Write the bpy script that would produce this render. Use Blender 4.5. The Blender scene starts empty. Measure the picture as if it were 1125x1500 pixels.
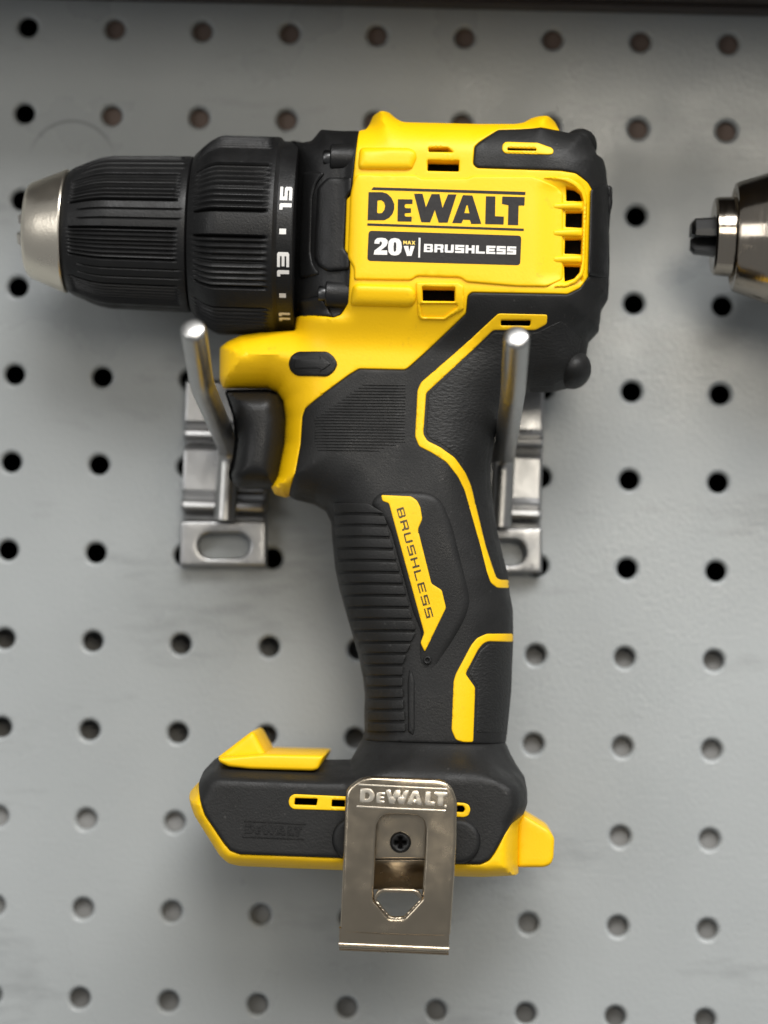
import bpy, bmesh, math, random
import numpy as np
from mathutils import Vector, Matrix
from mathutils.geometry import delaunay_2d_cdt

random.seed(7); np.random.seed(7)
S = bpy.context.scene
COL = S.collection
MM = 0.001

# ------------------------------------------------------------------ camera
FPX = 3672.0                                    # focal length in pixels of a 1500 px high frame
CAM = np.array([25.29021, -717.78606, -34.76404])              # millimetres, board front is the plane y = 0
ROT = (0.05051, -0.03065, 0.02497)
cd = bpy.data.cameras.new('camera'); cam = bpy.data.objects.new('camera', cd); COL.objects.link(cam)
cam.location = [c * MM for c in CAM]
cam.rotation_euler = (math.pi / 2 + ROT[0], ROT[1], ROT[2])
cd.sensor_fit = 'VERTICAL'; cd.sensor_height = 36; cd.lens = 36 * FPX / 1500
cd.clip_start = 0.05; cd.clip_end = 50
cd.dof.use_dof = True; cd.dof.focus_distance = 0.652; cd.dof.aperture_fstop = 6.5
S.camera = cam
RM = np.array(cam.rotation_euler.to_matrix())

# ------------------------------------------------------------------ light
w = bpy.data.worlds.new('World'); S.world = w; w.use_nodes = True
bg = w.node_tree.nodes['Background']
bg.inputs[0].default_value = (0.96, 0.98, 1.0, 1); bg.inputs[1].default_value = 0.22

def area(name, loc, target, sx, sy, power, col=(1, .99, .975)):
    l = bpy.data.lights.new(name, 'AREA'); l.shape = 'RECTANGLE'; l.size = sx; l.size_y = sy
    l.energy = power; l.color = col
    o = bpy.data.objects.new(name, l); COL.objects.link(o); o.location = loc
    o.rotation_euler = (Vector(target) - Vector(loc)).to_track_quat('-Z', 'Y').to_euler()
    return o
area('ceiling_tube_light', (0.48, -0.85, 0.98), (.03, 0, -.03), 1.5, 0.22, 18.5)
area('ceiling_panel_light', (0.10, -1.9, 1.3), (0, 0, -.1), 1.6, 0.5, 21)
area('nose_fill_light', (-1.35, -1.7, 0.30), (-.05, 0, 0), 0.8, 0.8, 7)  # added fill to brighten the metal chuck nose, not a window
area('aisle_lamp', (.225, -1.3, .275), (.08, 0, .05), 0.34, 0.34, 3.2, (1, .92, .78))
S.view_settings.view_transform = 'Standard'; S.view_settings.look = 'None'
S.view_settings.exposure = 0.16; S.view_settings.gamma = 1
S.render.engine = 'CYCLES'
S.cycles.max_bounces = 8

# ------------------------------------------------------------------ helpers
def U(p, h):
    """pixel (of the 1125 x 1500 photograph) -> (X, Z) in mm on the plane h mm in front of the board"""
    p = np.atleast_2d(np.asarray(p, float)); h = np.broadcast_to(np.asarray(h, float), (len(p),))
    d = np.c_[(p[:, 0] - 562.5) / FPX, -(p[:, 1] - 750) / FPX, -np.ones(len(p))] @ RM.T
    t = (-h - CAM[1]) / d[:, 1]
    return np.c_[CAM[0] + d[:, 0] * t, CAM[2] + d[:, 2] * t]
def PX(xz, h):
    xz = np.atleast_2d(xz)
    q = (np.c_[xz[:, 0], np.broadcast_to(-np.asarray(h, float), (len(xz),)), xz[:, 1]] - CAM) @ RM
    return np.c_[562.5 + FPX * q[:, 0] / -q[:, 2], 750 - FPX * q[:, 1] / -q[:, 2]]
def V3(p, h):
    a = U([p], h)[0]; return Vector((a[0], -h, a[1]))
def Zm(x0, y0, s, pts): return [(x0 + a / s, y0 + b / s) for a, b in pts]
def sstep(a, b, x):
    t = np.clip((x - a) / (b - a), 0, 1); return t * t * (3 - 2 * t)

def dist_poly(P, Q):
    """unsigned distance of points P to the closed polygon Q"""
    A = Q; B = np.roll(Q, -1, 0); D = B - A; L = (D ** 2).sum(1) + 1e-12
    out = np.full(len(P), 1e9)
    for i in range(0, len(P), 4000):
        p = P[i:i + 4000]
        t = np.clip(((p[:, None] - A) * D).sum(2) / L, 0, 1)
        out[i:i + 4000] = np.sqrt((((p[:, None] - A) - t[..., None] * D) ** 2).sum(2).min(1))
    return out
def inside(P, Q):
    r = np.zeros(len(P), bool); x, y = P[:, 0], P[:, 1]
    for (x1, y1), (x2, y2) in zip(Q, np.roll(Q, -1, 0)):
        if y1 == y2: continue
        c = ((y1 > y) != (y2 > y)) & (x < (x2 - x1) * (y - y1) / (y2 - y1) + x1); r ^= c
    return r
def ccw(Q):
    a = (Q[:, 0] * np.roll(Q[:, 1], -1) - np.roll(Q[:, 0], -1) * Q[:, 1]).sum()
    return Q if a > 0 else Q[::-1].copy()
def resample(Q, step):
    out = []
    for a, b in zip(Q, np.roll(Q, -1, 0)):
        n = max(1, int(math.ceil(np.linalg.norm(b - a) / step)))
        for k in range(n): out.append(a + (b - a) * k / n)
    return np.array(out)
def fillet(Q, rad):
    """cut corners with small arcs so that moulded outlines have no hard points"""
    Q = np.asarray(Q, float); out = []; n = len(Q)
    for i in range(n):
        a, b, c = Q[i - 1], Q[i], Q[(i + 1) % n]
        la, lc = np.linalg.norm(a - b), np.linalg.norm(c - b)
        r = min(rad, la * .45, lc * .45)
        if r < 1e-3: out.append(b); continue
        p, q = b + (a - b) / la * r, b + (c - b) / lc * r
        for t in (0, .33, .67, 1): out.append((1 - t) ** 2 * p + 2 * t * (1 - t) * b + t * t * q)
    return np.array(out)
def offset_pts(Q, d):
    e = np.roll(Q, -1, 0) - Q; e /= np.linalg.norm(e, axis=1)[:, None] + 1e-12
    n = np.c_[-e[:, 1], e[:, 0]]; m = n + np.roll(n, 1, 0); m /= np.linalg.norm(m, axis=1)[:, None] + 1e-9
    return Q + m * d

def add_dust(m, col, lo, hi, amount, scale):
    nt = m.node_tree; b = nt.nodes['Principled BSDF']; tc = nt.nodes.new('ShaderNodeTexCoord')
    n = nt.nodes.new('ShaderNodeTexNoise'); n.inputs['Scale'].default_value = scale; n.inputs['Detail'].default_value = 2; nt.links.new(tc.outputs['Object'], n.inputs['Vector'])
    n2 = nt.nodes.new('ShaderNodeTexNoise'); n2.inputs['Scale'].default_value = 45; n2.inputs['Detail'].default_value = 5; nt.links.new(tc.outputs['Object'], n2.inputs['Vector'])
    r = nt.nodes.new('ShaderNodeMapRange'); r.inputs[1].default_value = lo; r.inputs[2].default_value = hi; r.inputs[4].default_value = amount; nt.links.new(n.outputs[0], r.inputs[0])
    r2 = nt.nodes.new('ShaderNodeMapRange'); r2.inputs[1].default_value = .42; r2.inputs[2].default_value = .7; nt.links.new(n2.outputs[0], r2.inputs[0])
    mu = nt.nodes.new('ShaderNodeMath'); mu.operation = 'MULTIPLY'; nt.links.new(r.outputs[0], mu.inputs[0]); nt.links.new(r2.outputs[0], mu.inputs[1])
    mx = nt.nodes.new('ShaderNodeMix'); mx.data_type = 'RGBA'; nt.links.new(mu.outputs[0], mx.inputs['Factor']); mx.inputs['B'].default_value = (*col, 1)
    nt.links.new(b.inputs['Base Color'].links[0].from_socket, mx.inputs['A']); nt.links.new(mx.outputs['Result'], b.inputs['Base Color'])
MATS = {}
def mat(name, col, rough=.5, metal=0., bump=0., bscale=600., var=0., vscale=60., spec=.5, rvar=0., stretch=(1, 1, 1), coat=0.):
    m = bpy.data.materials.new(name); m.use_nodes = True; nt = m.node_tree; b = nt.nodes['Principled BSDF']
    b.inputs['Base Color'].default_value = (*col, 1); b.inputs['Roughness'].default_value = rough
    b.inputs['Metallic'].default_value = metal; b.inputs['Specular IOR Level'].default_value = spec
    if coat: b.inputs['Coat Weight'].default_value = coat; b.inputs['Coat Roughness'].default_value = .15
    tc = nt.nodes.new('ShaderNodeTexCoord'); mp = nt.nodes.new('ShaderNodeMapping'); mp.inputs['Scale'].default_value = stretch
    nt.links.new(tc.outputs['Object'], mp.inputs[0])
    def noise(sc, det=4):
        n = nt.nodes.new('ShaderNodeTexNoise'); n.inputs['Scale'].default_value = sc; n.inputs['Detail'].default_value = det
        nt.links.new(mp.outputs[0], n.inputs['Vector']); return n
    if var:
        n = noise(vscale, 6); mx = nt.nodes.new('ShaderNodeMix'); mx.data_type = 'RGBA'
        mx.inputs['A'].default_value = (*[c * (1 - var) for c in col], 1); mx.inputs['B'].default_value = (*[min(1, c * (1 + var)) for c in col], 1)
        nt.links.new(n.outputs[0], mx.inputs['Factor']); nt.links.new(mx.outputs['Result'], b.inputs['Base Color'])
    if rvar:
        n = noise(vscale * 1.7, 6); mr = nt.nodes.new('ShaderNodeMapRange'); mr.inputs['From Min'].default_value = .3; mr.inputs['From Max'].default_value = .7
        mr.inputs['To Min'].default_value = max(.02, rough - rvar); mr.inputs['To Max'].default_value = rough + rvar
        nt.links.new(n.outputs[0], mr.inputs[0]); nt.links.new(mr.outputs[0], b.inputs['Roughness'])
    if bump:
        n = noise(bscale, 3); bp = nt.nodes.new('ShaderNodeBump'); bp.inputs['Strength'].default_value = bump; bp.inputs['Distance'].default_value = .0004
        nt.links.new(n.outputs[0], bp.inputs['Height']); nt.links.new(bp.outputs[0], b.inputs['Normal'])
    MATS[name] = m; return m
YEL = mat('yellow_plastic', (.86, .515, .001), .46, spec=.36, bump=.10, bscale=1500, var=.04, vscale=40, rvar=.06)
RUB = mat('black_rubber', (.0115, .0115, .0114), .54, bump=.22, bscale=1900, var=.25, vscale=90, rvar=.12, spec=.30)
LEA = mat('textured_rubber', (.011, .011, .0108), .52, spec=.35, bump=.6, bscale=1300, var=.2, vscale=300, stretch=(.6, 1, 1.4))
BLK = mat('black_plastic', (.0078, .0078, .008), .44, bump=.2, bscale=1600, var=.2, vscale=120, rvar=.08, spec=.30)
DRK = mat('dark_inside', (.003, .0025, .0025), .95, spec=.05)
PRN = mat('charcoal_print', (.020, .0185, .0185), .5, spec=.22, var=.25, vscale=300, bump=.2, bscale=900)
WHT = mat('white_print', (.72, .70, .67), .5, var=.06, vscale=900)
YPR = mat('yellow_print', (.85, .60, .12), .5)
NOS = mat('satin_nickel', (.80, .735, .62), .31, 1, bump=.12, bscale=1500, rvar=.05, var=.05)
CHR = mat('polished_steel', (.62, .58, .52), .16, 1, bump=.05, bscale=300, rvar=.05, stretch=(8, 1, 1))
CLP = mat('nickel_clip', (.46, .39, .295), .22, 1, bump=.07, bscale=380, rvar=.07, vscale=130, var=.08)
CLT = mat('nickel_highlight', (.80, .73, .62), .34, 1)  # paler nickel: light caught by the raised letters, put into their colour
ROD = mat('plated_rod', (.46, .455, .44), .33, 1, bump=.012, bscale=900, rvar=.04, vscale=150, var=.05)
ZNC = mat('zinc_bracket', (.37, .37, .37), .36, .95, bump=.2, bscale=300, rvar=.1, var=.10)
CH2 = mat('smoked_steel', (.37, .325, .27), .14, 1, bump=.05, bscale=300, rvar=.05, stretch=(8, 1, 1))
STL = mat('dark_steel', (.10, .10, .10), .3, 1)
BRN = mat('brown_board', (.13, .095, .08), .8, var=.1)
SHF = mat('shelf_paint', (.055, .045, .04), .5, var=.15, bump=.1)

add_dust(RUB, (.20, .19, .18), .68, .78, .28, 700); add_dust(BLK, (.18, .18, .17), .70, .80, .25, 800); add_dust(YEL, (.30, .17, .02), .66, .78, .40, 420)
def mesh_obj(name, verts, faces, m, parent=None, sharp=38, smooth=True):
    me = bpy.data.meshes.new(name)
    me.from_pydata([(v[0] * MM, v[1] * MM, v[2] * MM) for v in verts], [], faces); me.update()
    if smooth:
        me.polygons.foreach_set('use_smooth', np.ones(len(me.polygons), bool))
        me.set_sharp_from_angle(angle=math.radians(sharp))
    me.materials.append(m)
    o = bpy.data.objects.new(name, me); COL.objects.link(o)
    if parent is not None:
        o.parent = parent
        o.matrix_parent_inverse = Matrix.Translation(-world_loc(parent))
    return o
def world_loc(o):
    return Vector(o.location) + (world_loc(o.parent) + o.matrix_parent_inverse.to_translation() if o.parent else Vector())
def thing(name, label, cat, loc, group=None):
    o = bpy.data.objects.new(name, None); COL.objects.link(o); o.empty_display_size = .01
    o.location = [c * MM for c in loc]; o['label'] = label; o['category'] = cat
    if group: o['group'] = group
    return o

def relief(name, polys, m, parent=None, H=None, off=0., r=.4, depth=1.5, mirror=False, holes=(), grid=1.5, fil=0., step=1.2, extra=None, sharp=38, world=False, flat_back=None):
    """A moulded piece whose outline is `polys` (one outline or a list of outlines, in photo pixels) and whose face
    follows the height function H plus off, with a rounded edge of radius r; it is `depth` thick, or mirrored about the drill's middle."""
    if isinstance(polys[0][0], (int, float)): polys = [polys]
    def toworld(p):
        p = np.asarray(p, float)
        if world: return p
        if callable(H):
            h = np.full(len(p), H0 + 20.)
            for _ in range(4): h = H(U(p, h)) + off
            return U(p, h)
        return U(p, H + off)
    Vv, Ff = [], []
    for pi, P in enumerate(polys):
        Q = ccw(toworld(P))
        if fil: Q = fillet(Q, fil)
        Q = resample(Q, step)
        hs = [resample(fillet(ccw(toworld(h)), fil * .6) if fil else ccw(toworld(h)), step) for h in holes]
        hs = [h for h in hs if inside(h[:1], Q)[0]]
        rings = [Q] + hs
        def dall(p):
            d = dist_poly(p, Q)
            for h in hs: d = np.minimum(d, dist_poly(p, h))
            return d
        def ins(p):
            k = inside(p, Q)
            for h in hs: k &= ~inside(p, h)
            return k
        pts = []
        if r > 0:
            for f in (.12, .35, .65, 1.):
                for g in rings:
                    o = offset_pts(g, r * f if g is Q else -r * f)
                    k = ins(o); o = o[k]
                    if len(o): o = o[dall(o) > r * f * .93]
                    pts.append(o)
        if mirror and callable(H):
            for d in (.04, .15, .4, .9, 1.7, 3., 4.8, 7., 10.):
                o = offset_pts(SILR, d); o = o[inside(o, SIL) & ins(o)]
                if len(o): o = o[(dist_poly(o, SIL) > d * .93) & (dall(o) > min(.3, d * .5))]
                pts.append(o)
        if grid:
            lo, hi = Q.min(0), Q.max(0)
            gx, gz = np.meshgrid(np.arange(lo[0], hi[0], grid), np.arange(lo[1], hi[1], grid * .87))
            gx = gx + (np.arange(gx.shape[0]) % 2)[:, None] * grid * .5
            g = np.c_[gx.ravel(), gz.ravel()]; g = g[ins(g)]
            if len(g): g = g[dall(g) > max(r * 1.15, grid * .35)]
            pts.append(g)
        if extra is not None:
            e = np.asarray(extra); e = e[ins(e)]; pts.append(e[dall(e) > .1])
        allp = np.vstack(rings + [p for p in pts if len(p)])
        edges = []; b = 0
        for g in rings:
            edges += [(b + i, b + (i + 1) % len(g)) for i in range(len(g))]; b += len(g)
        rv, re, rf, *_ = delaunay_2d_cdt([Vector(p) for p in allp], edges, [], 0, 1e-4)
        rv = np.array([(v.x, v.y) for v in rv]); tri = np.array([f for f in rf if len(f) == 3])
        tri = tri[ins(rv[tri].mean(1))]
        h = (H(rv) if callable(H) else np.full(len(rv), float(H))) + off
        if r > 0:
            d = np.clip(dall(rv) / r, 0, 1); drop = r * (1 - np.sqrt(np.clip(1 - (1 - d) ** 2, 0, 1)))
            if mirror and callable(H): drop *= np.clip(dist_poly(rv, SIL) / 2.0, 0, 1)
            h = h - drop
        if mirror: hb = 2 * H0 - h
        elif flat_back is not None: hb = np.full(len(h), float(flat_back))
        else: hb = h - depth
        n = len(rv); base = len(Vv)
        Vv += [(x, -a, z) for (x, z), a in zip(rv, h)]
        he = {}
        for t in tri:
            for i in range(3): he[(t[i], t[(i + 1) % 3])] = 1
        F = [tuple(int(i) + base for i in t) for t in tri]
        bd = [(a, c) for a, c in he if (c, a) not in he]
        if mirror or flat_back is not None or depth > 3:
            Vv += [(x, -a, z) for (x, z), a in zip(rv, hb)]
            F += [tuple(int(i) + base + n for i in t[::-1]) for t in tri]
            F += [(base + a, base + n + a, base + n + c, base + c) for a, c in bd]
        else:
            idx = {}
            for a, c in bd:
                for q in (a, c):
                    if q not in idx: idx[q] = len(Vv); Vv.append((rv[q][0], -hb[q], rv[q][1]))
            F += [(base + a, idx[a], idx[c], base + c) for a, c in bd]
        Ff += [tuple(int(i) for i in f) for f in F]
    return mesh_obj(name, Vv, Ff, m, parent, sharp)

def lathe(name, A, B, prof, m, parent, segs=96, disp=None, scale=1., cap=(True, True)):
    """A turned piece about the axis A->B; prof = (distance from A, radius) in mm; disp(t, theta) adds to the radius"""
    A = Vector(A); ax = (Vector(B) - A).normalized(); up = Vector((0, -1, 0)); up = (up - ax * up.dot(ax)).normalized(); sd = ax.cross(up)
    if sd.z > 0: sd = -sd                        # theta 0 faces the aisle, positive theta turns downwards
    vs, fs = [], []
    th = np.arange(segs) * 2 * math.pi / segs
    for t, rr in prof:
        rad = rr + (disp(t, th) if disp else 0) * np.ones(segs)
        for k in range(segs): vs.append(A + ax * t + up * (rad[k] * math.cos(th[k])) + sd * (rad[k] * math.sin(th[k])))
    n = len(prof)
    for i in range(n - 1):
        for k in range(segs):
            k2 = (k + 1) % segs; fs.append((i * segs + k, i * segs + k2, (i + 1) * segs + k2, (i + 1) * segs + k))
    if cap[0]: fs.append(tuple(range(segs))[::-1])
    if cap[1]: fs.append(tuple((n - 1) * segs + k for k in range(segs)))
    o = mesh_obj(name, vs, fs, m, parent)
    bm = bmesh.new(); bm.from_mesh(o.data); bmesh.ops.recalc_face_normals(bm, faces=bm.faces); bm.to_mesh(o.data); bm.free()
    o.data.set_sharp_from_angle(angle=math.radians(32))
    return o, (A, ax, up, sd)

def tube(name, pts, rad, m, parent, segs=20, bend=6.):
    P = [Vector(p) for p in pts]; path = [P[0]]
    for i in range(1, len(P) - 1):
        a, b, c = P[i - 1], P[i], P[i + 1]; r = min(bend, (a - b).length * .45, (c - b).length * .45)
        p, q = b + (a - b).normalized() * r, b + (c - b).normalized() * r
        for t in np.linspace(0, 1, 9): path.append(p * (1 - t) ** 2 + b * 2 * t * (1 - t) + q * t * t)
    path.append(P[-1])
    rads = [rad] * len(path)
    e = (path[-1] - path[-2]).normalized(); end = path[-1]           # chamfered, slightly domed tip
    path[-1] = end - e * rad * .35
    for dz, f in ((.20, .97), (.08, .86), (.02, .70), (-.03, .40), (-.05, .1)): path.append(end - e * rad * dz); rads.append(rad * f)
    vs, fs = [], []; up = None
    for i, p in enumerate(path):
        t = (path[min(i + 1, len(path) - 1)] - path[max(i - 1, 0)]).normalized()
        if up is None: up = Vector((1, 0, 0))
        up = (up - t * up.dot(t)).normalized(); s = t.cross(up)
        for k in range(segs):
            a = 2 * math.pi * k / segs; vs.append(p + up * math.cos(a) * rads[i] + s * math.sin(a) * rads[i])
    for i in range(len(path) - 1):
        for k in range(segs):
            k2 = (k + 1) % segs; fs.append((i * segs + k, i * segs + k2, (i + 1) * segs + k2, (i + 1) * segs + k))
    fs.append(tuple(range(segs))[::-1]); fs.append(tuple((len(path) - 1) * segs + k for k in range(segs)))
    return mesh_obj(name, vs, fs, m, parent, 40)

# block letters in a unit box, y downwards
def glyph(ch, tx=.28, ty=.24):
    m1, m2 = .5 - ty / 2, .5 + ty / 2
    G = {
     'S': ([(0, 0), (1, 0), (1, ty), (tx, ty), (tx, m1), (1, m1), (1, 1), (0, 1), (0, 1 - ty), (1 - tx, 1 - ty), (1 - tx, m2), (0, m2)], []),
     'E': ([(0, 0), (1, 0), (1, ty), (tx, ty), (tx, m1), (.92, m1), (.92, m2), (tx, m2), (tx, 1 - ty), (1, 1 - ty), (1, 1), (0, 1)], []),
     'L': ([(0, 0), (tx, 0), (tx, 1 - ty), (1, 1 - ty), (1, 1), (0, 1)], []),
     'H': ([(0, 0), (tx, 0), (tx, m1), (1 - tx, m1), (1 - tx, 0), (1, 0), (1, 1), (1 - tx, 1), (1 - tx, m2), (tx, m2), (tx, 1), (0, 1)], []),
     'U': ([(0, 0), (tx, 0), (tx, 1 - ty), (1 - tx, 1 - ty), (1 - tx, 0), (1, 0), (1, .88), (.88, 1), (.12, 1), (0, .88)], []),
     'B': ([(0, 0), (.88, 0), (.97, .1), (.97, .42), (.92, .5), (1, .58), (1, .9), (.9, 1), (0, 1)],
           [[(tx, ty * .85), (1 - tx, ty * .85), (1 - tx, .42), (tx, .42)], [(tx, .58), (1 - tx, .58), (1 - tx, 1 - ty * .85), (tx, 1 - ty * .85)]]),
     'R': ([(0, 0), (.9, 0), (1, .1), (1, .52), (.9, .62), (1, .75), (1, 1), (1 - tx, 1), (1 - tx, .78), (.62, .64), (tx, .64), (tx, 1), (0, 1)],
           [[(tx, ty * .9), (1 - tx, ty * .9), (1 - tx, .44), (tx, .44)]]),
     '1': ([(0, 0), (.75, 0), (.9, .1), (.9, 1), (.35, 1), (.35, .26), (0, .26)], []),
     '5': ([(0, 0), (1, 0), (1, ty), (tx, ty), (tx, m1), (.88, m1), (1, m1 + .1), (1, .9), (.88, 1), (0, 1), (0, 1 - ty), (1 - tx, 1 - ty), (1 - tx, m2), (0, m2)], []),
     '3': ([(0, 0), (.88, 0), (1, .1), (1, .9), (.88, 1), (0, 1), (0, 1 - ty), (1 - tx, 1 - ty), (1 - tx, m2), (.05, m2), (.05, m1), (1 - tx, m1), (1 - tx, ty), (0, ty)], []),
     'M': ([(0, 1), (0, 0), (.3, 0), (.5, .4), (.7, 0), (1, 0), (1, 1), (.75, 1), (.75, .5), (.5, .85), (.25, .5), (.25, 1)], []),
     'A': ([(0, 1), (.33, 0), (.67, 0), (1, 1), (.72, 1), (.64, .75), (.36, .75), (.28, 1)], []),
     'X': ([(0, 0), (.33, 0), (.5, .28), (.67, 0), (1, 0), (.68, .5), (1, 1), (.67, 1), (.5, .72), (.33, 1), (0, 1), (.32, .5)], []),
    }
    return G[ch]
def text_polys(s, org, du, dv, gap=.16, tx=.28, ty=.24, widths=None):
    """outlines and counters of the word s; org = top left pixel, du = whole word's run, dv = cap height"""
    org, du, dv = map(np.array, (org, du, dv)); n = len(s); ws = [(widths or {}).get(c, 1.) for c in s]
    tot = sum(ws) + gap * (n - 1); x = 0; P, Hh = [], []
    for c, wd in zip(s, ws):
        o, hs = glyph(c, tx, ty)
        f = lambda q: [tuple(org + du * ((x + a * wd) / tot) + dv * b) for a, b in q]
        P.append(f(o)); Hh += [f(h) for h in hs]; x += wd + gap
    return P, Hh

# ------------------------------------------------------------------ the wall: perforated board, sheet behind it, shelf above
PITCH = 25.4; T_BOARD = 1.3
def pegboard():
    vs, fs = [], []; nseg = 28; hr = 2.8
    prof = [(hr + 1.15, 0.), (hr + .85, .10), (hr + .50, .38), (hr + .2, .78), (hr + .03, 1.15), (hr, T_BOARD + .3)]   # punched hole with a rolled rim
    def cell(cx, cz):
        b = len(vs); s = PITCH / 2
        ang = [2 * math.pi * k / nseg + math.pi / 4 for k in range(nseg)]
        for a in ang:                                                                            # square outline
            c, q = math.cos(a), math.sin(a); m_ = max(abs(c), abs(q)); vs.append((cx + s * c / m_, 0, cz + s * q / m_))
        for rr, y in prof:
            for a in ang: vs.append((cx + rr * math.cos(a), y, cz + rr * math.sin(a)))
        for i in range(len(prof)):
            for k in range(nseg):
                k2 = (k + 1) % nseg; fs.append((b + i * nseg + k, b + i * nseg + k2, b + (i + 1) * nseg + k2, b + (i + 1) * nseg + k))
    for i in range(-9, 18):
        for j in range(-9, 21): cell((i - 4) * PITCH, -(j - 5.5) * PITCH)
    m = mat('grey_powder_coat', (.318, .335, .337), .31, bump=.30, bscale=800, var=.08, vscale=17, rvar=.12)
    nt = m.node_tree; b = nt.nodes['Principled BSDF']
    # faint smears and two rubbed arcs left by tools
    tc = nt.nodes.new('ShaderNodeTexCoord'); n = nt.nodes.new('ShaderNodeTexNoise'); n.inputs['Scale'].default_value = 22; n.inputs['Detail'].default_value = 8
    mp = nt.nodes.new('ShaderNodeMapping'); mp.inputs['Scale'].default_value = (.6, 1, 2.2)
    nt.links.new(tc.outputs['Object'], mp.inputs[0]); nt.links.new(mp.outputs[0], n.inputs['Vector'])
    rp = nt.nodes.new('ShaderNodeMapRange'); rp.inputs[1].default_value = .58; rp.inputs[2].default_value = .75; rp.inputs[3].default_value = 1; rp.inputs[4].default_value = .78
    n2 = nt.nodes.new('ShaderNodeTexNoise'); n2.inputs['Scale'].default_value = 170; n2.inputs['Detail'].default_value = 5; nt.links.new(mp.outputs[0], n2.inputs['Vector'])
    ad = nt.nodes.new('ShaderNodeMath'); ad.operation = 'MULTIPLY_ADD'; ad.inputs[1].default_value = .35; nt.links.new(n2.outputs[0], ad.inputs[0])
    sb = nt.nodes.new('ShaderNodeMath'); sb.operation = 'SUBTRACT'; sb.inputs[1].default_value = .175; nt.links.new(n.outputs[0], sb.inputs[0]); nt.links.new(sb.outputs[0], ad.inputs[2])
    nt.links.new(ad.outputs[0], rp.inputs[0])
    def arc(c, rad, wdt, depth):
        d = nt.nodes.new('ShaderNodeVectorMath'); d.operation = 'DISTANCE'; d.inputs[1].default_value = (c[0] * MM, 0, c[1] * MM); nt.links.new(tc.outputs['Object'], d.inputs[0])
        s = nt.nodes.new('ShaderNodeMath'); s.operation = 'SUBTRACT'; s.inputs[1].default_value = rad * MM; nt.links.new(d.outputs['Value'], s.inputs[0])
        a = nt.nodes.new('ShaderNodeMath'); a.operation = 'ABSOLUTE'; nt.links.new(s.outputs[0], a.inputs[0])
        q = nt.nodes.new('ShaderNodeMapRange'); q.inputs[1].default_value = 0; q.inputs[2].default_value = wdt * MM; q.inputs[3].default_value = 1 - depth; q.inputs[4].default_value = 1
        nt.links.new(a.outputs[0], q.inputs[0])
        sp = nt.nodes.new('ShaderNodeSeparateXYZ'); nt.links.new(tc.outputs['Object'], sp.inputs[0])     # only part of the ring was rubbed
        k = nt.nodes.new('ShaderNodeMapRange'); k.inputs[1].default_value = (c[1] + .2 * rad) * MM; k.inputs[2].default_value = (c[1] + .75 * rad) * MM; nt.links.new(sp.outputs['Z'], k.inputs[0])
        mxx = nt.nodes.new('ShaderNodeMix'); mxx.inputs['A'].default_value = 1; nt.links.new(k.outputs[0], mxx.inputs['Factor']); nt.links.new(q.outputs[0], mxx.inputs['B']); return mxx
    c1 = U([(105, 240)], 0)[0]; q = arc(c1, 12.5, .7, .42)
    mu = nt.nodes.new('ShaderNodeMath'); mu.operation = 'MULTIPLY'; nt.links.new(rp.outputs[0], mu.inputs[0]); nt.links.new(q.outputs[0], mu.inputs[1])
    src = b.inputs['Base Color'].links[0].from_socket
    mm = nt.nodes.new('ShaderNodeMix'); mm.data_type = 'RGBA'; mm.blend_type = 'MULTIPLY'; mm.inputs['Factor'].default_value = 1
    nt.links.new(src, mm.inputs['A']); nt.links.new(mu.outputs[0], mm.inputs['B']); nt.links.new(mm.outputs['Result'], b.inputs['Base Color'])
    root = thing('pegboard', 'grey perforated metal pegboard behind the hanging drill', 'pegboard', (0, 0, 0))
    o = mesh_obj('perforated_sheet', vs, fs, m, root, 30)
    flat = np.ones(len(fs), bool).reshape(-1, len(prof), nseg); flat[:, 0, :] = False
    o.data.polygons.foreach_set('use_smooth', flat.ravel())
    # sheet behind the holes: a shallow roll that comes close to the board low down
    prof = [(-1300, 26), (860, 26), (930, 4.2), (1000, 3.2), (1090, 2.3), (1200, 1.6), (1260, 1.5), (1335, 2.2), (1470, 3.2), (1620, 9), (2600, 26)]
    vs2, fs2 = [], []
    for y, d in prof:
        z = U([(562, y)], 0)[0][1]; dl = d + (6 if 920 < y < 1150 else 0)
        vs2 += [(-330, T_BOARD + dl + .3, z), (-28, T_BOARD + dl + .3, z), (25, T_BOARD + d + .3, z), (430, T_BOARD + d + .3, z)]
    for i in range(len(prof) - 1):
        for k in range(3): fs2.append((4 * i + k, 4 * i + k + 1, 4 * i + k + 5, 4 * i + k + 4))
    mesh_obj('back_sheet', vs2, fs2, mat('grey_back_sheet', (.22, .22, .215), .7), root, 60)
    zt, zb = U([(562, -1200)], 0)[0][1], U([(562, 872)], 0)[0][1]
    mesh_obj('hole_shade_sheet', [(-325, T_BOARD + 18, zb), (425, T_BOARD + 18, zb), (425, T_BOARD + 18, zt), (-325, T_BOARD + 18, zt)], [(0, 1, 2, 3)], DRK, root, smooth=False)  # added black sheet that paints the shade inside the upper holes
    a, c = U([(105, -60)], 0)[0], U([(1400, 260)], 0)[0]
    y0, y1 = T_BOARD + 1.9, T_BOARD + 4.6
    mesh_obj('cardboard_strip', [(a[0], y0, a[1]), (c[0], y0, a[1]), (c[0], y0, c[1]), (a[0], y0, c[1]), (a[0], y1, a[1]), (c[0], y1, a[1]), (c[0], y1, c[1]), (a[0], y1, c[1])],
             [(0, 3, 2, 1), (4, 5, 6, 7), (0, 1, 5, 4), (2, 3, 7, 6), (1, 2, 6, 5), (0, 4, 7, 3)], BRN, root, smooth=False)
pegboard()
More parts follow.
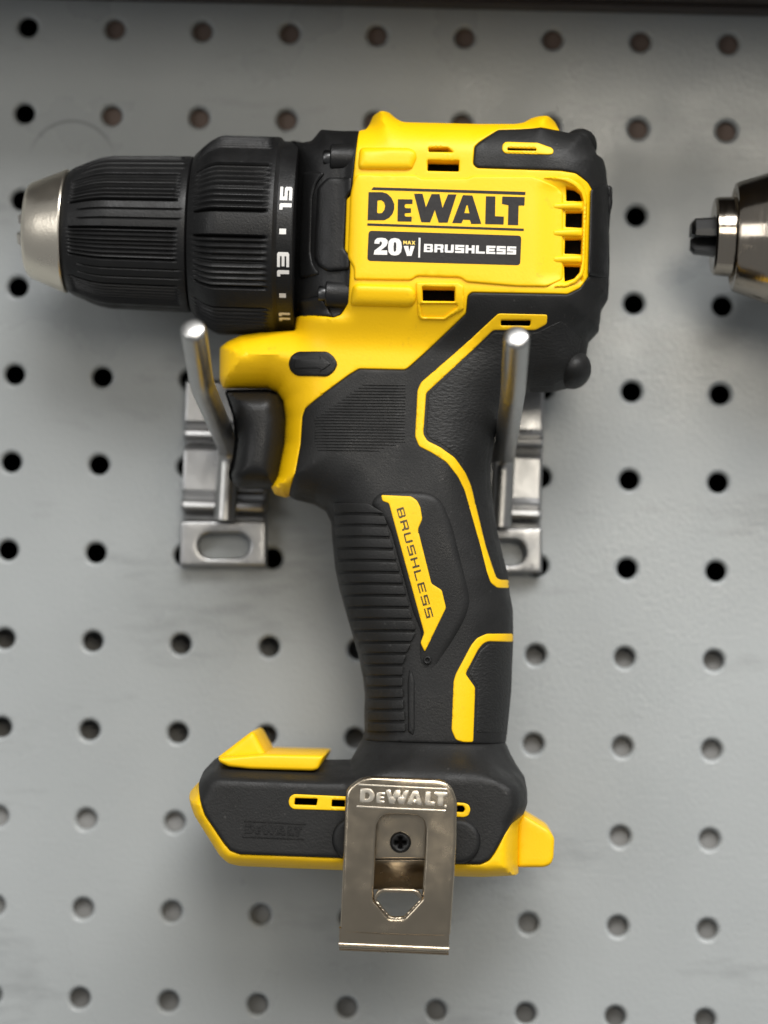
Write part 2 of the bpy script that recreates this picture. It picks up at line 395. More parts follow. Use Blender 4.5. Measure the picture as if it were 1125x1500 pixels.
def shelf():
    a, c = U([(52, 3)], 0)[0], U([(1125, 22)], 0)[0]; z0 = (a[1] + c[1]) / 2; x0, x1 = a[0] - 75, 300
    root = thing('shelf', 'dark brown shelf edge running along the top of the pegboard', 'shelf', (x0, 0, z0))
    def bx(name, x0, x1, y0, y1, z0, z1, parent):
        o = mesh_obj(name, [(x, y, z) for x in (x0, x1) for y in (y0, y1) for z in (z0, z1)],
                     [(0, 1, 3, 2), (4, 6, 7, 5), (0, 4, 5, 1), (2, 3, 7, 6), (0, 2, 6, 4), (1, 5, 7, 3)], SHF, parent, smooth=False)
        bm = bmesh.new(); bm.from_mesh(o.data); bmesh.ops.bevel(bm, geom=list(bm.edges), offset=.0006, segments=2, affect='EDGES')
        bmesh.ops.recalc_face_normals(bm, faces=bm.faces); bm.to_mesh(o.data); bm.free(); return o
    bx('shelf_board', x0, x1, -SHELF_D, -.3, z0 + 1.2, z0 + 19, root)
    bx('wall_cleat', x0 + 2, x1 - 2, -9, -.3, z0, z0 + 1.0, root)
    bx('front_edge', x0, x1, -SHELF_D - 2.2, -SHELF_D - .1, z0 - 3, z0 + 24, root)
SHELF_D = 84
shelf()

# ------------------------------------------------------------------ the drill: outlines (photo pixels) and height of its body
H0 = 38.                                                       # middle plane of the drill, mm in front of the board
B_TOP = [(526, 191), (536, 189), (546, 170), (554, 164), (570, 164), (577, 170.5), (587, 177), (594.5, 178.5), (700, 181), (754, 181), (767, 179), (777, 173), (789, 170), (804, 170), (814, 179), (820, 191)]
B_GEAR = [(522.7, 210), (519, 242), (515, 284.5), (507.7, 292), (505, 366.6), (512.7, 374), (512.7, 396.5), (510, 444), (499, 461), (489, 465), (432, 466)]
B_OVER = [(730, 190), (702, 208), (695, 214.5), (693, 240), (699, 245.8), (820, 249.7), (843.7, 253.6), (861, 267), (868, 279), (863, 404), (849.6, 422), (831, 431), (691, 428), (685, 433), (682.6, 459),
          (598, 538.5), (593, 541.5), (570, 541), (526, 540), (511.6, 548.5), (447, 598), (442.7, 610), (440, 651), (432.4, 692), (424, 727)]
B_GUARD = [(418, 729), (403, 724.5), (397, 714), (406, 698), (416, 651), (418, 616), (415, 590), (407, 575), (394, 569), (327, 569), (322, 557), (322, 510), (333, 500), (353, 491), (382, 487), (432, 484)]
B_REAR = [(834, 194), (848, 194), (863, 202), (871, 215), (874, 225), (884, 233), (888, 249), (890, 272), (892, 300), (892, 420), (890, 440), (881, 454.5), (876.5, 487), (862, 501), (858, 530), (850, 560), (831, 569), (809.6, 574),
          (775, 574), (752, 585), (735, 605), (725, 640), (719, 680), (719, 710), (723, 745), (729, 780), (737, 815), (744, 840), (747, 870), (751.5, 893), (752, 936), (749, 1013), (743, 1073), (741, 1088)]
B_FOOT_R = [(748, 1105), (757, 1121), (768, 1137), (772, 1156), (772.8, 1175), (768, 1191)]
B_TRAY = [(761, 1204), (760, 1278), (749, 1283), (707, 1285), (667, 1284), (500, 1275), (352, 1269), (335, 1265), (321, 1253), (284, 1194), (277, 1170), (279, 1159), (289, 1147)]
B_FOOT_IN = [(749, 1207), (739, 1223), (725, 1249), (717, 1260), (704, 1266), (669, 1266), (499, 1257), (351, 1251.5), (337, 1246), (327, 1234), (300, 1194), (294.7, 1178), (291, 1147)]
B_FOOT_T = [(300, 1127), (317, 1110), (335, 1108), (473, 1113), (514, 1113), (522, 1098), (530, 1083)]
B_GRIP = [(534, 1072), (533.5, 1047), (534.5, 1018), (531, 990), (525.4, 962), (515.5, 927.5), (505.5, 893), (497, 862), (491, 834), (487, 794), (485, 765), (477, 749), (461, 739), (432, 732)]

sil_px = [(425, 208), (443, 208), (455, 206), (469, 190)] + B_TOP + B_REAR + B_FOOT_R + B_TRAY + [(291, 1146)] + B_FOOT_T + B_GRIP + [(424, 727)] + B_GUARD + [(432, 466), (425, 466)]
SIL = ccw(U(sil_px, H0)); SILR = resample(SIL, 1.3)
def Hb(P):
    """front surface of the drill body, mm before the board"""
    P = np.atleast_2d(P); q = PX(P, H0 + 12); x = q[:, 0]; y = q[:, 1] - .035 * (q[:, 0] - 562)
    T = 25. - 7.5 * sstep(425, 520, y) + 9.5 * sstep(1082, 1135, y)
    T = T - 2.5 * sstep(528, 500, x) * sstep(480, 460, y) - 3. * sstep(470, 340, x) * sstep(470, 500, y) * sstep(800, 700, y)
    T = T + 1.2 * np.exp(-((y - 800) / 110.) ** 2) * sstep(1000, 900, y)                       # palm swell
    r = 14. + 2. * sstep(480, 560, y) - 10. * sstep(1100, 1150, y)
    d = np.clip(np.where(inside(P, SIL), dist_poly(P, SIL), 0) / r, 0, 1)
    return H0 + T * np.sqrt(np.clip(1 - (1 - d) ** 2.2, 0, 1))

drill = thing('cordless_drill', 'yellow and black cordless drill without battery, hanging on two silver hooks', 'drill', V3((560, 640), H0))

# dark works seen through the vents and slots
relief('motor_core', [(612, 208), (800, 212), (858, 268), (860, 300), (857, 415), (820, 440), (700, 446), (605, 446)], DRK, drill, H=H0 + 19, r=1, depth=30, grid=8)
relief('motor_core', [(700, 450), (816, 452), (812, 490), (716, 490)], DRK, drill, H=H0 + 14.5, r=1, depth=24, grid=8)
relief('base_core', [(415, 1150), (700, 1165), (700, 1215), (415, 1205)], DRK, drill, H=H0 + 21, r=1, depth=40, grid=8)

# yellow shell with its vents cut through
VENTS = [Zm(490, 150, 5.357, [(738, 352), (888, 352), (932, 388), (738, 386)]), [(626.5, 234), (672.5, 235), (672, 251), (626, 250)],
         [(619, 420.5), (666, 421), (666, 441), (619, 440.5)],
         Zm(670, 160, 4.5, [(718, 508), (775, 520), (812, 552), (830, 602), (718, 604)]), Zm(670, 160, 4.5, [(715, 670), (828, 670), (825, 778), (712, 776)]),
         Zm(670, 160, 4.5, [(710, 848), (821, 850), (817, 955), (706, 952)]), Zm(670, 160, 4.5, [(703, 1022), (813, 1030), (806, 1074), (770, 1116), (708, 1135)])]
def Hshell(P):
    q = PX(P, H0 + 24); x, y = q[:, 0], q[:, 1]
    dish = sstep(775, 828, x) * sstep(856, 850, x) * sstep(262, 280, y) * sstep(420, 405, y)
    return Hb(P) - 1.7 * dish
shell = relief('motor_housing', B_TOP + B_OVER + B_GUARD + B_GEAR[::-1], YEL, drill, H=Hshell, r=.45, mirror=True, holes=VENTS, grid=1.3, fil=.5)

# raised name panel on the side, stepped round the vents
PANEL = Zm(480, 150, 2.557, [(96, 292), (110, 268), (330, 270), (350, 283), (520, 283), (545, 273), (765, 274), (800, 288), (862, 318), (882, 340), (882, 660), (820, 690), (705, 688), (520, 672), (496, 655), (335, 650), (312, 666), (98, 664), (98, 620), (75, 580), (84, 350)])
relief('name_panel', PANEL, YEL, shell, H=Hshell, off=.75, r=.65, depth=1.6, fil=.7, grid=1.6)
# half-round screw bosses
def boss(px, name='screw_boss', m=YEL, par=None, off=.05, rr=1.9):
    return relief(name, px, m, par or shell, H=lambda P: Hshell(P), off=off + rr * .75, r=rr, depth=rr + 1.2, fil=1.6, grid=1.0)
boss(Zm(490, 150, 5.357, [(192, 342), (590, 346), (640, 375), (650, 430), (610, 520), (560, 527), (178, 525)]))
boss(Zm(480, 150, 2.557, [(92, 676), (310, 682), (332, 705), (332, 745), (310, 768), (80, 764)]))
# rim round the low vent and its blind pocket
relief('vent_rim', Zm(570, 400, 3.214, [(125, 42), (325, 42), (352, 62), (352, 170), (262, 222), (150, 220), (136, 205)]), YEL, shell, H=Hshell, off=.7, r=.5, depth=1.2, fil=.5, grid=1.2,
       holes=[Zm(570, 400, 3.214, [(155, 63), (310, 66), (310, 134), (155, 132)]), Zm(570, 400, 3.214, [(146, 146), (320, 146), (322, 160), (258, 208), (156, 206)])])
# frame rail of the panel at the back and the tapered bars between the back vents
relief('panel_rail', Zm(670, 160, 4.5, [(560, 455), (700, 470), (768, 500), (818, 550), (836, 610), (823, 1000), (808, 1080), (768, 1124), (700, 1152), (640, 1160), (640, 1176), (720, 1172), (782, 1146), (832, 1090), (844, 1010), (857, 600), (848, 540), (806, 488), (730, 446), (600, 442)]),
       YEL, shell, H=Hb, off=.5, r=.45, depth=2.2, fil=.8, grid=1.1)
for a, b_ in ((606, 668), (780, 846), (955, 1020)):
    relief('vent_bar', Zm(670, 160, 4.5, [(622, a + 16), (640, a + 8), (836, a + 5), (836, b_ - 5), (640, b_ - 8), (622, b_ - 16)]), YEL, shell, H=Hb, off=-.35, r=1.0, depth=3.0, fil=.7, grid=.9)

# lettering on the name panel
def Hp(P): return Hshell(P) + .75
LOGO = [Zm(530, 265, 8.036, [(80, 132), (240, 132), (300, 150), (350, 200), (382, 270), (382, 330), (360, 390), (320, 435), (265, 462), (68, 462)]),
        Zm(530, 265, 8.036, [(425, 215), (598, 217), (596, 270), (520, 270), (505, 282), (505, 310), (520, 320), (580, 322), (578, 375), (515, 378), (505, 388), (505, 410), (520, 420), (587, 420), (585, 478), (420, 476)]),
        Zm(530, 265, 8.036, [(615, 150), (715, 150), (755, 310), (820, 155), (915, 155), (950, 318), (1015, 158), (1115, 158), (1010, 490), (905, 490), (860, 340), (805, 487), (700, 485)]),
        Zm(650, 265, 8.036, [(225, 167), (338, 171), (443, 505), (325, 505), (308, 458), (228, 455), (210, 497), (100, 495)]),
        Zm(650, 265, 8.036, [(497, 180), (608, 182), (605, 415), (708, 420), (705, 512), (488, 508)]),
        Zm(650, 265, 8.036, [(690, 183), (955, 190), (950, 288), (882, 290), (876, 520), (755, 518), (762, 285), (685, 270)])]
LOGO_H = [Zm(530, 265, 8.036, [(185, 228), (230, 225), (262, 250), (275, 295), (265, 340), (240, 375), (205, 382), (180, 375)]), Zm(650, 265, 8.036, [(268, 285), (282, 285), (303, 380), (243, 378)])]
BARS = [[(547, 274.2), (769.8, 281), (769.6, 285.6), (660, 281.6), (544, 278)], [(538, 327), (767.6, 334.8), (767, 338.2), (538, 330.4)]]
relief('logo_lettering', LOGO + BARS, PRN, shell, H=Hp, off=.10, r=0, depth=.3, holes=LOGO_H, grid=2.2)
PLATE = [(540, 337.8), (763.8, 345.2), (762, 388.5), (538, 382)]
plate = relief('label_plate', PLATE, PRN, shell, H=Hp, off=.09, r=0, depth=.3, fil=.9, grid=2.2)
z20 = [Zm(530, 330, 8.654, [(158, 232), (165, 190), (195, 163), (250, 158), (300, 165), (325, 190), (328, 225), (310, 262), (240, 318), (322, 318), (322, 375), (150, 372), (160, 320), (245, 255), (258, 225), (245, 205), (228, 208), (222, 235)]),
       Zm(530, 330, 8.654, [(332, 275), (340, 205), (370, 170), (420, 162), (470, 172), (500, 210), (508, 275), (498, 340), (465, 375), (415, 383), (370, 375), (340, 340)]),
       Zm(530, 330, 8.654, [(530, 262), (590, 262), (602, 335), (618, 262), (670, 262), (630, 388), (572, 388)]),
       Zm(530, 330, 8.654, [(720, 158), (745, 159), (738, 410), (716, 409)])]
tb, th_ = text_polys('BRUSHLESS', (621.3, 357.2), (135, 3.9), (-.5, 11.9), gap=.14, tx=.32, ty=.26)
relief('label_lettering', z20 + tb, WHT, plate, H=Hp, off=.17, r=0, depth=.2, holes=th_ + [Zm(530, 330, 8.654, [(402, 275), (406, 225), (420, 208), (435, 225), (438, 275), (433, 325), (418, 340), (405, 325)])], grid=0)
tb, _ = text_polys('MAX', (590.7, 352.6), (17.6, .5), (0, 5.2), gap=.12)
relief('max_lettering', tb, YPR, plate, H=Hp, off=.17, r=0, depth=.2, grid=0)

# black rubber overmould: rear cap and grip in one skin
SLOT_A = Zm(670, 160, 4.5, [(330, 252), (520, 258), (520, 273), (330, 270)])
SLOT_B = Zm(570, 400, 3.214, [(526, 220), (668, 220), (664, 248), (526, 246)])
def Hover(P):
    q = PX(P, H0 + 20); x, y = q[:, 0], q[:, 1]
    return Hb(P) + .35 * sstep(1030, 640, y)
over = relief('rubber_overmould', [(820, 191)] + B_REAR + [(530, 1083)] + B_GRIP + [(424, 727)] + B_OVER[:-1][::-1], RUB, drill, H=Hover, r=.7, mirror=True, holes=[SLOT_A, SLOT_B], grid=1.3, fil=.5)
def Ho(P): return Hover(P)
# yellow trims
relief('slot_trim', Zm(670, 160, 4.5, [(318, 213), (530, 220), (620, 252), (635, 268), (630, 295), (600, 299), (312, 290), (294, 268), (297, 232)]), YEL, over, H=Ho, off=.35, r=.3, depth=1.2, fil=.5, grid=1.2, holes=[SLOT_A])
TRIM_OUT = [(730, 459), (616.7, 560), (611.4, 572), (608, 639.6), (613.6, 653.6), (632, 663), (654, 677), (671, 698.7), (680.5, 718), (703.8, 800), (713.6, 839), (719, 854), (728.5, 861.2), (745.5, 861.7)]
TRIM_IN = [(745.5, 850), (733.8, 849.6), (727.4, 846.8), (723, 835), (711.6, 800), (690, 711), (682, 692.5), (666.5, 670.7), (644.7, 655), (626, 645.8), (620, 636), (624, 576), (722.5, 483.4), (784.7, 483.4), (801, 474.7), (802, 460.7)]
relief('trim_line', TRIM_OUT + TRIM_IN, YEL, over, H=Ho, off=.30, r=.35, depth=1.2, fil=.6, grid=1.1, holes=[SLOT_B])
TRIM_LOW = Zm(460, 700, 3.516, [(1025, 803), (890, 803), (840, 825), (810, 860), (730, 1010), (718, 1050), (708, 1300), (730, 1350), (770, 1362), (820, 1362), (830, 1080), (780, 1010), (845, 885), (870, 855), (895, 842), (1025, 845)])
relief('lower_trim', TRIM_LOW, YEL, over, H=Ho, off=.30, r=.35, depth=1.2, fil=.6, grid=1.1, holes=[])
# leathery pads inside the trims
relief('textured_pad', [(627, 579), (723, 487), (786, 487), (806, 477), (822, 470), (852, 497), (846, 525), (838, 552), (806, 567), (772, 568), (746, 580), (728, 604), (719, 640), (713, 680), (713, 712), (717, 748), (724, 785), (733, 820), (738, 842), (729, 840),
        (715, 800), (694, 710), (686, 690), (670, 667), (647, 651), (630, 643), (624, 634)], LEA, over, H=Ho, off=.12, r=.3, depth=.6, grid=1.6, fil=.5)
relief('lower_pad', [(715, 943), (749, 943.5), (749, 960), (746, 1013), (740, 1073), (697.5, 1074), (699, 1006), (686, 987), (703, 953)], LEA, over, H=Ho, off=.15, r=.4, depth=.6, grid=1.6, fil=.6)
# palm swell behind the badge
relief('palm_panel', Zm(460, 700, 3.516, [(275, 130), (335, 62), (480, 58), (600, 66), (665, 110), (720, 240), (800, 560), (815, 640), (785, 735), (680, 920), (645, 1000), (640, 1180), (655, 1330), (545, 1340), (535, 1000), (520, 930), (545, 800), (500, 700), (380, 260)]),
       RUB, over, H=lambda P: Ho(P) + .80 - 1.0 * sstep(925, 1000, PX(P, H0 + 17)[:, 1]), off=.0, r=2.2, depth=2.6, grid=1.4, fil=2.0)
badge = relief('grip_badge', Zm(460, 700, 3.516, [(345, 88), (500, 95), (530, 115), (548, 150), (558, 212), (535, 265), (605, 545), (658, 578), (680, 670), (570, 897), (548, 850), (567, 800), (385, 130), (352, 120)]),
       YEL, over, H=Ho, off=1.0, r=.3, depth=1.0, grid=1.3, fil=.5)
p0, p1 = np.array((591.0, 742.5)), np.array((635.0, 903.0)); dv = np.array((-10.2, 2.9))
tb, th_ = text_polys('BRUSHLESS', p0, p1 - p0, dv, gap=.30, tx=.20, ty=.17)
relief('badge_lettering', tb, mat('badge_ink', (.05, .035, .004), .5), badge, H=Ho, off=1.09, r=0, depth=.2, holes=th_, grid=0)
# grip ribs: each strip between two cut lines
gy = [128, 187, 246, 307, 367, 427, 488, 547, 606, 667, 728, 788, 847, 905, 963, 1021, 1077, 1136, 1195, 1255, 1312]
gl = [98, 103, 106, 110, 114, 118, 124, 134, 146, 160, 178, 200, 222, 240, 256, 264, 268, 270, 272, 272, 272]
gr = [278, 362, 378, 393, 411, 426, 443, 460, 476, 493, 506, 525, 501, 475, 458, 455, 455, 458, 462, 468, 470]
for i in range(20):
    g = 6.6 if 0 < i else 2
    a, b_ = gy[i] + g, gy[i + 1] - 6.6
    relief('grip_rib', Zm(460, 700, 3.516, [(gl[i], a), (gr[i], a + 2), (gr[i + 1] , b_ + 2), (gl[i + 1], b_)]), RUB, over, H=Ho, off=.95, r=.25, depth=1.6, grid=2.0, fil=.4)
relief('grip_ridge', Zm(460, 700, 3.516, [(490, 985), (505, 990), (520, 1050), (520, 1290), (512, 1330), (482, 1310), (480, 1050)]), RUB, over, H=Ho, off=.5, r=.8, depth=1.2, grid=1.2, fil=.5)
# fine cut lines over the trigger switch
lines = []
poly = np.array([(534, 560), (594, 562), (593, 647), (567, 651), (550, 661), (466, 659), (461, 646), (461, 612)])
y = 562.0
while y < 660:
    xs = []
    for (x1, y1), (x2, y2) in zip(poly, np.roll(poly, -1, 0)):
        if (y1 > y) != (y2 > y): xs.append(x1 + (x2 - x1) * (y - y1) / (y2 - y1))
    if len(xs) >= 2: lines.append([(min(xs), y), (max(xs), y + .8), (max(xs), y + 3.2), (min(xs), y + 2.4)])
    y += 4.35
o = relief('fine_grip_lines', lines, RUB, over, H=Ho, off=.30, r=.22, depth=.6, grid=3, step=3); o['kind'] = 'stuff'
# screw in the grip
def ring_px(cx, cy, rx, ry=None, n=24): return [(cx + rx * math.cos(2 * math.pi * k / n), cy + (ry or rx) * math.sin(2 * math.pi * k / n)) for k in range(n)]
relief('grip_screw', ring_px(626, 967, 6.2), BLK, over, H=Ho, off=.9, r=.35, depth=1, grid=.8, holes=[ring_px(626, 967, 2.4, n=6)])
# strap across the back and two rubber bumpers
relief('rear_band', Zm(670, 160, 4.5, [(880, 522), (1000, 495), (1022, 510), (1025, 620), (1010, 690), (1003, 800), (1006, 1000), (1003, 1110), (930, 1100), (862, 1092)]), BLK, drill, H=lambda P: np.maximum(Hb(P), H0 + 8), off=1.7, r=1.0, depth=9, grid=1.2, fil=.7)
def ball(px, py, h, rx, ry, rz, name='rubber_bumper'):
    c = V3((px, py), h); bm = bmesh.new(); bmesh.ops.create_uvsphere(bm, u_segments=32, v_segments=20, radius=1)
    vs = [(c.x + v.co.x * rx, c.y + v.co.y * ry, c.z + v.co.z * rz) for v in bm.verts]; fs = [tuple(v.index for v in f.verts) for f in bm.faces]; bm.free()
    return mesh_obj(name, vs, fs, RUB, drill, 60)
ball(839, 541, H0 + 3, 5.0, 11, 5.3); ball(849, 214, H0 + 3, 4.7, 11, 4.3)

# trigger and direction switch
TRIG = [(327, 570.5), (394, 570), (407, 576), (415, 591), (418.5, 616), (416.5, 651), (408, 697), (401, 713), (347, 713), (337, 704), (334, 695), (340, 675), (344, 645), (342, 615), (335, 592)]
tq = ccw(U(TRIG, H0 + 8))
relief('trigger', TRIG, BLK, drill, H=lambda P: H0 + 11 * np.sqrt(np.clip(1 - (1 - np.clip(dist_poly(np.atleast_2d(P), tq) / 6.3, 0, 1)) ** 2.3, 0.02, 1)), r=.3, mirror=False, flat_back=H0 - 10, grid=1.2, fil=1.2)
def Hsw(P): return Hb(P)
sw_px = Zm(230, 440, 3.409, [(700, 254), (850, 254), (884, 280), (903, 318), (884, 356), (850, 380), (700, 378), (668, 356), (654, 318), (668, 276)])
sw = relief('direction_switch', sw_px, BLK, drill, H=Hsw, off=.55, r=.5, depth=1.6, fil=.8, grid=1.0)
relief('switch_arrow', Zm(230, 440, 3.409, [(688, 292), (815, 292), (812, 272), (868, 318), (812, 360), (815, 340), (688, 340)]), RUB, sw, H=Hsw, off=.85, r=.25, depth=.5, fil=.3, grid=1.0)

# gearbox nose piece
gear = relief('gearbox_housing', [(425, 208), (443, 208), (455, 206), (469, 190), (526, 191)] + B_GEAR + [(425, 466)], BLK, drill, H=Hb, off=-1.2, r=.5, mirror=True, grid=1.2, fil=.5)
relief('side_cover', Zm(280, 170, 4.018, [(742, 420), (800, 358), (945, 352), (945, 440), (915, 470), (902, 785), (932, 822), (930, 900), (800, 912), (745, 880), (722, 830)]), BLK, gear, H=Hb, off=.4, r=1.0, depth=2.4, grid=1.2, fil=.9)
relief('cover_step', Zm(280, 170, 4.018, [(655, 330), (720, 322), (790, 330), (735, 400), (712, 480), (702, 800), (715, 870), (760, 930), (640, 960), (630, 900), (645, 500)]), BLK, gear, H=Hb, off=-.3, r=.9, depth=1.6, grid=1.2, fil=.9)
def hcyl(name, a, b, rr, m, par, h):
    A_, B_ = V3(a, h), V3(b, h); L = (B_ - A_).length
    return lathe(name, A_, B_, [(0, rr * .9), (.4, rr), (L, rr)], m, par, 32)[0]
for (a, b_, h) in (((484, 232), (526, 233), H0 + 19.0), ((477, 430), (512, 431.5), H0 + 18.5)):
    bs = hcyl('boss', a, b_, 3.9, BLK, gear, h)
    hcyl('screw_head', (a[0] - 10, a[1] - .2), (a[0] + 1, a[1]), 2.2, STL, bs, h + .6)
relief('lower_ledge', Zm(280, 170, 4.018, [(640, 1085), (760, 1060), (800, 1120), (835, 1180), (650, 1182)]), BLK, gear, H=Hb, off=.2, r=.9, depth=2, grid=1.2, fil=.6)

# ------------------------------------------------------------------ chuck and clutch collar
AX0, AX1 = V3((28, 337), H0), V3((440, 348), H0)
K = (AX1 - AX0).length / math.hypot(412, 11)                    # mm per photo pixel at the chuck
def pr(l): return [(t * K, r_ * K) for t, r_ in l]
nose, _ = lathe('chuck_nose', AX0, AX1, pr([(30, 30), (16, 34), (12, 40), (12, 57), (13, 62), (15.5, 66.5), (20, 70), (40, 78), (66, 88.5), (70, 90), (72, 89), (73, 84)]), NOS, drill, 128)
A_, ax = AX0, (AX1 - AX0).normalized(); up = Vector((0, -1, 0)); up = (up - ax * up.dot(ax)).normalized(); sd = ax.cross(up)
if sd.z > 0: sd = -sd
for k in range(3):
    a = math.radians(-75 + 120 * k); d = up * math.cos(a) + sd * math.sin(a); t_ = up * -math.sin(a) + sd * math.cos(a)
    vs = []
    for t, r0, r1, w_ in ((24, 6, 30, 12), (8, 8, 27, 11), (0, 10, 22, 8)):
        for rr, ww in ((r0, w_ * .4), (r1, w_), (r1, -w_), (r0, -w_ * .4)): vs.append(A_ + ax * t * K + d * rr * K + t_ * ww * K)
    fs = [(0, 3, 2, 1), (8, 9, 10, 11)] + [(i * 4 + j, i * 4 + (j + 1) % 4, i * 4 + 4 + (j + 1) % 4, i * 4 + 4 + j) for i in range(2) for j in range(4)]
    o = mesh_obj('chuck_jaw', vs, fs, CHR, nose, 30)
    bm = bmesh.new(); bm.from_mesh(o.data); bmesh.ops.recalc_face_normals(bm, faces=bm.faces); bm.to_mesh(o.data); bm.free()
def ribs(t, th, t0, t1, t2, centre, padw, fine, amp, grooves):
    """fine raised lines between smooth pads, eight times round"""
    deg = np.degrees(th); u = (deg - centre + 22.5) % 45 - 22.5
    tt = t / K
    env = sstep(t0, t0 + 8, tt) * (1 - sstep(t1 - 6, t1, tt)); envp = sstep(t2, t2 + 6, tt) * (1 - sstep(t1, t1 + 6, tt))
    pad = np.abs(u) < padw
    f = np.where(pad, 0, .5 + .5 * np.cos(2 * math.pi * (np.abs(u) - padw - .2) / fine + math.pi)) * env
    edge = np.clip(1 - np.abs(np.abs(u) - padw) / 1.2, 0, 1) * env
    g = np.zeros_like(u)
    for c in grooves: g += np.clip(1 - np.abs(u - c) / .9, 0, 1)
    return amp * (f - 1.0 * (~pad) * env - 1.5 * edge - .8 * g * envp)
ts = [74, 77, 82, 86, 90, 94, 98, 104, 110, 118, 126, 132, 137] + list(range(145, 236, 15)) + [238, 241, 244, 247, 250]
def sl_r(t): return float(np.interp(t, [74, 80, 105, 120, 137, 250], [87, 92, 102.5, 108, 111, 113.5]))
lathe('chuck_sleeve', AX0, AX1, pr([(72, 80), (73, 86)] + [(t, sl_r(t)) for t in ts] + [(254, 113), (256, 110), (258, 104)]), BLK, drill, 900,
      lambda t, th: ribs(t, th, 84, 244, 98, -5.5, 10.8, 3.35, .70, (-3.6, 3.6)))
ts = [258, 262, 268, 274, 280, 287, 294, 300, 306, 315, 330, 350, 365, 372, 375, 378, 381]
def co_r(t): return float(np.interp(t, [258, 264, 272, 282, 294, 300, 380, 381], [116, 122, 130, 138, 143.5, 144.5, 144.5, 144]))
collar, FR = lathe('clutch_collar', AX0, AX1, pr([(257, 106), (257.5, 113)] + [(t, co_r(t)) for t in ts] + [(384, 141), (387, 138.5), (400, 138.2), (408, 138), (409.5, 137), (410, 128)]), BLK, drill, 900,
      lambda t, th: ribs(t, th, 266, 374, 280, 2., 7.4, 3.6, .90, ()))
# scale printed round the collar
def wrapped(name, polys, holes, m):
    """flat print bent round the collar: x = axial px, y = angle in degrees (positive down)"""
    A, ax, up, sd = FR; vs, fs = [], []
    for P in polys:
        Q = ccw(np.array(P, float)); Q = resample(Q, 1.4)
        rv, re, rf, *_ = delaunay_2d_cdt([Vector(p) for p in Q], [(i, (i + 1) % len(Q)) for i in range(len(Q))], [], 0, 1e-5)
        rv = np.array([(v.x, v.y) for v in rv]); tri = [f for f in rf if inside(np.mean(rv[list(f)], 0)[None], Q)[0]]
        b = len(vs)
        for t, a in rv:
            rr = 138.2 * K + .06; a = math.radians(a); vs.append(A + ax * t * K + up * rr * math.cos(a) + sd * rr * math.sin(a))
        fs += [tuple(b + i for i in f) for f in tri]
    o = mesh_obj(name, vs, fs, m, collar, 60)
    return o
def num(s, a0, a1, x0, x1):
    """the number s read from below upwards: run along the angle from a1 (first digit) to a0"""
    P, _ = text_polys(s, (x0, a1), (0, a0 - a1), (x1 - x0, 0), gap=.16, tx=.27, ty=.235, widths={'1': .50})
    return P
wrapped('scale_number', num('15', -21.5, -7, 390, 407), [], WHT)
wrapped('scale_number', num('13', 17.8, 32.6, 388.5, 405.5), [], WHT)
wrapped('scale_number', num('11', 59.5, 68.5, 389, 405), [], WHT)
for a in (5.8, 45.6): wrapped('scale_tick', [[(391, a - 1.6), (400.5, a - 1.6), (400.5, a + 1.6), (391, a + 1.6)]], [], WHT)

# ------------------------------------------------------------------ battery foot
SLOT1 = Zm(260, 1050, 3.75, [(645, 446), (770, 450), (763, 488), (640, 484)]); SLOT2 = Zm(260, 1050, 3.75, [(848, 456), (925, 459), (925, 496), (845, 494)]); SLOT3 = Zm(600, 900, 3.75, [(240, 1050), (295, 1052), (305, 1070), (295, 1088), (240, 1086)])
foot = relief('battery_foot', [(530, 1083), (741, 1088)] + B_FOOT_R + B_FOOT_IN + B_FOOT_T[:-1], RUB, drill, H=Hb, r=.9, off=.5, mirror=True, holes=[SLOT1, SLOT2, SLOT3], grid=1.3, fil=.5)
relief('base_tray', [(768, 1191)] + B_TRAY + [(291, 1147)] + B_FOOT_IN[:-1][::-1], YEL, drill, H=Hb, r=.5, off=-.3, mirror=True, grid=1.2, fil=.4)
relief('slot_frame', Zm(260, 1050, 3.75, [(640, 425), (925, 438), (1150, 448)]) + Zm(600, 900, 3.75, [(300, 1036), (325, 1046), (335, 1072), (325, 1104), (300, 1116)]) + Zm(260, 1050, 3.75, [(1150, 524), (925, 517), (635, 508), (614, 490), (609, 465), (618, 438)]),
       YEL, foot, H=lambda P: Hb(P) + .5, off=.3, r=.3, depth=1.5, fil=.5, grid=1.2, holes=[SLOT1, SLOT2, SLOT3])
for cx, cy in ((519, 1229), (671, 1233)): relief('round_pad', ring_px(cx, cy, 33, n=40), RUB, foot, H=lambda P: Hb(P) + .5, off=1.6, r=1.3, depth=3, grid=1.3)
# moulded name plate: two bars and shallow letters
def aff(pts, o0, ux, uy):                                       # logo pixels -> another place
    return [tuple(np.array(o0) + np.array(ux) * ((x - 538) / 231.) + np.array(uy) * ((y - 281 - .031 * (x - 538)) / 42.)) for x, y in pts]
E0, EX, EY = (359, 1206.5), (84, 4.2), (-1.0, 14)
relief('moulded_name', [aff(g, E0, EX, EY) for g in LOGO] + [[(358, 1201.3), (448, 1206.2), (448, 1208), (358, 1203.2)], [(355, 1224.2), (445.7, 1228.2), (445.7, 1230), (355, 1226.2)]], BLK, foot,
       H=lambda P: Hb(P) + .5, off=.22, r=.0, depth=.4, holes=[aff(g, E0, EX, EY) for g in LOGO_H], grid=0)
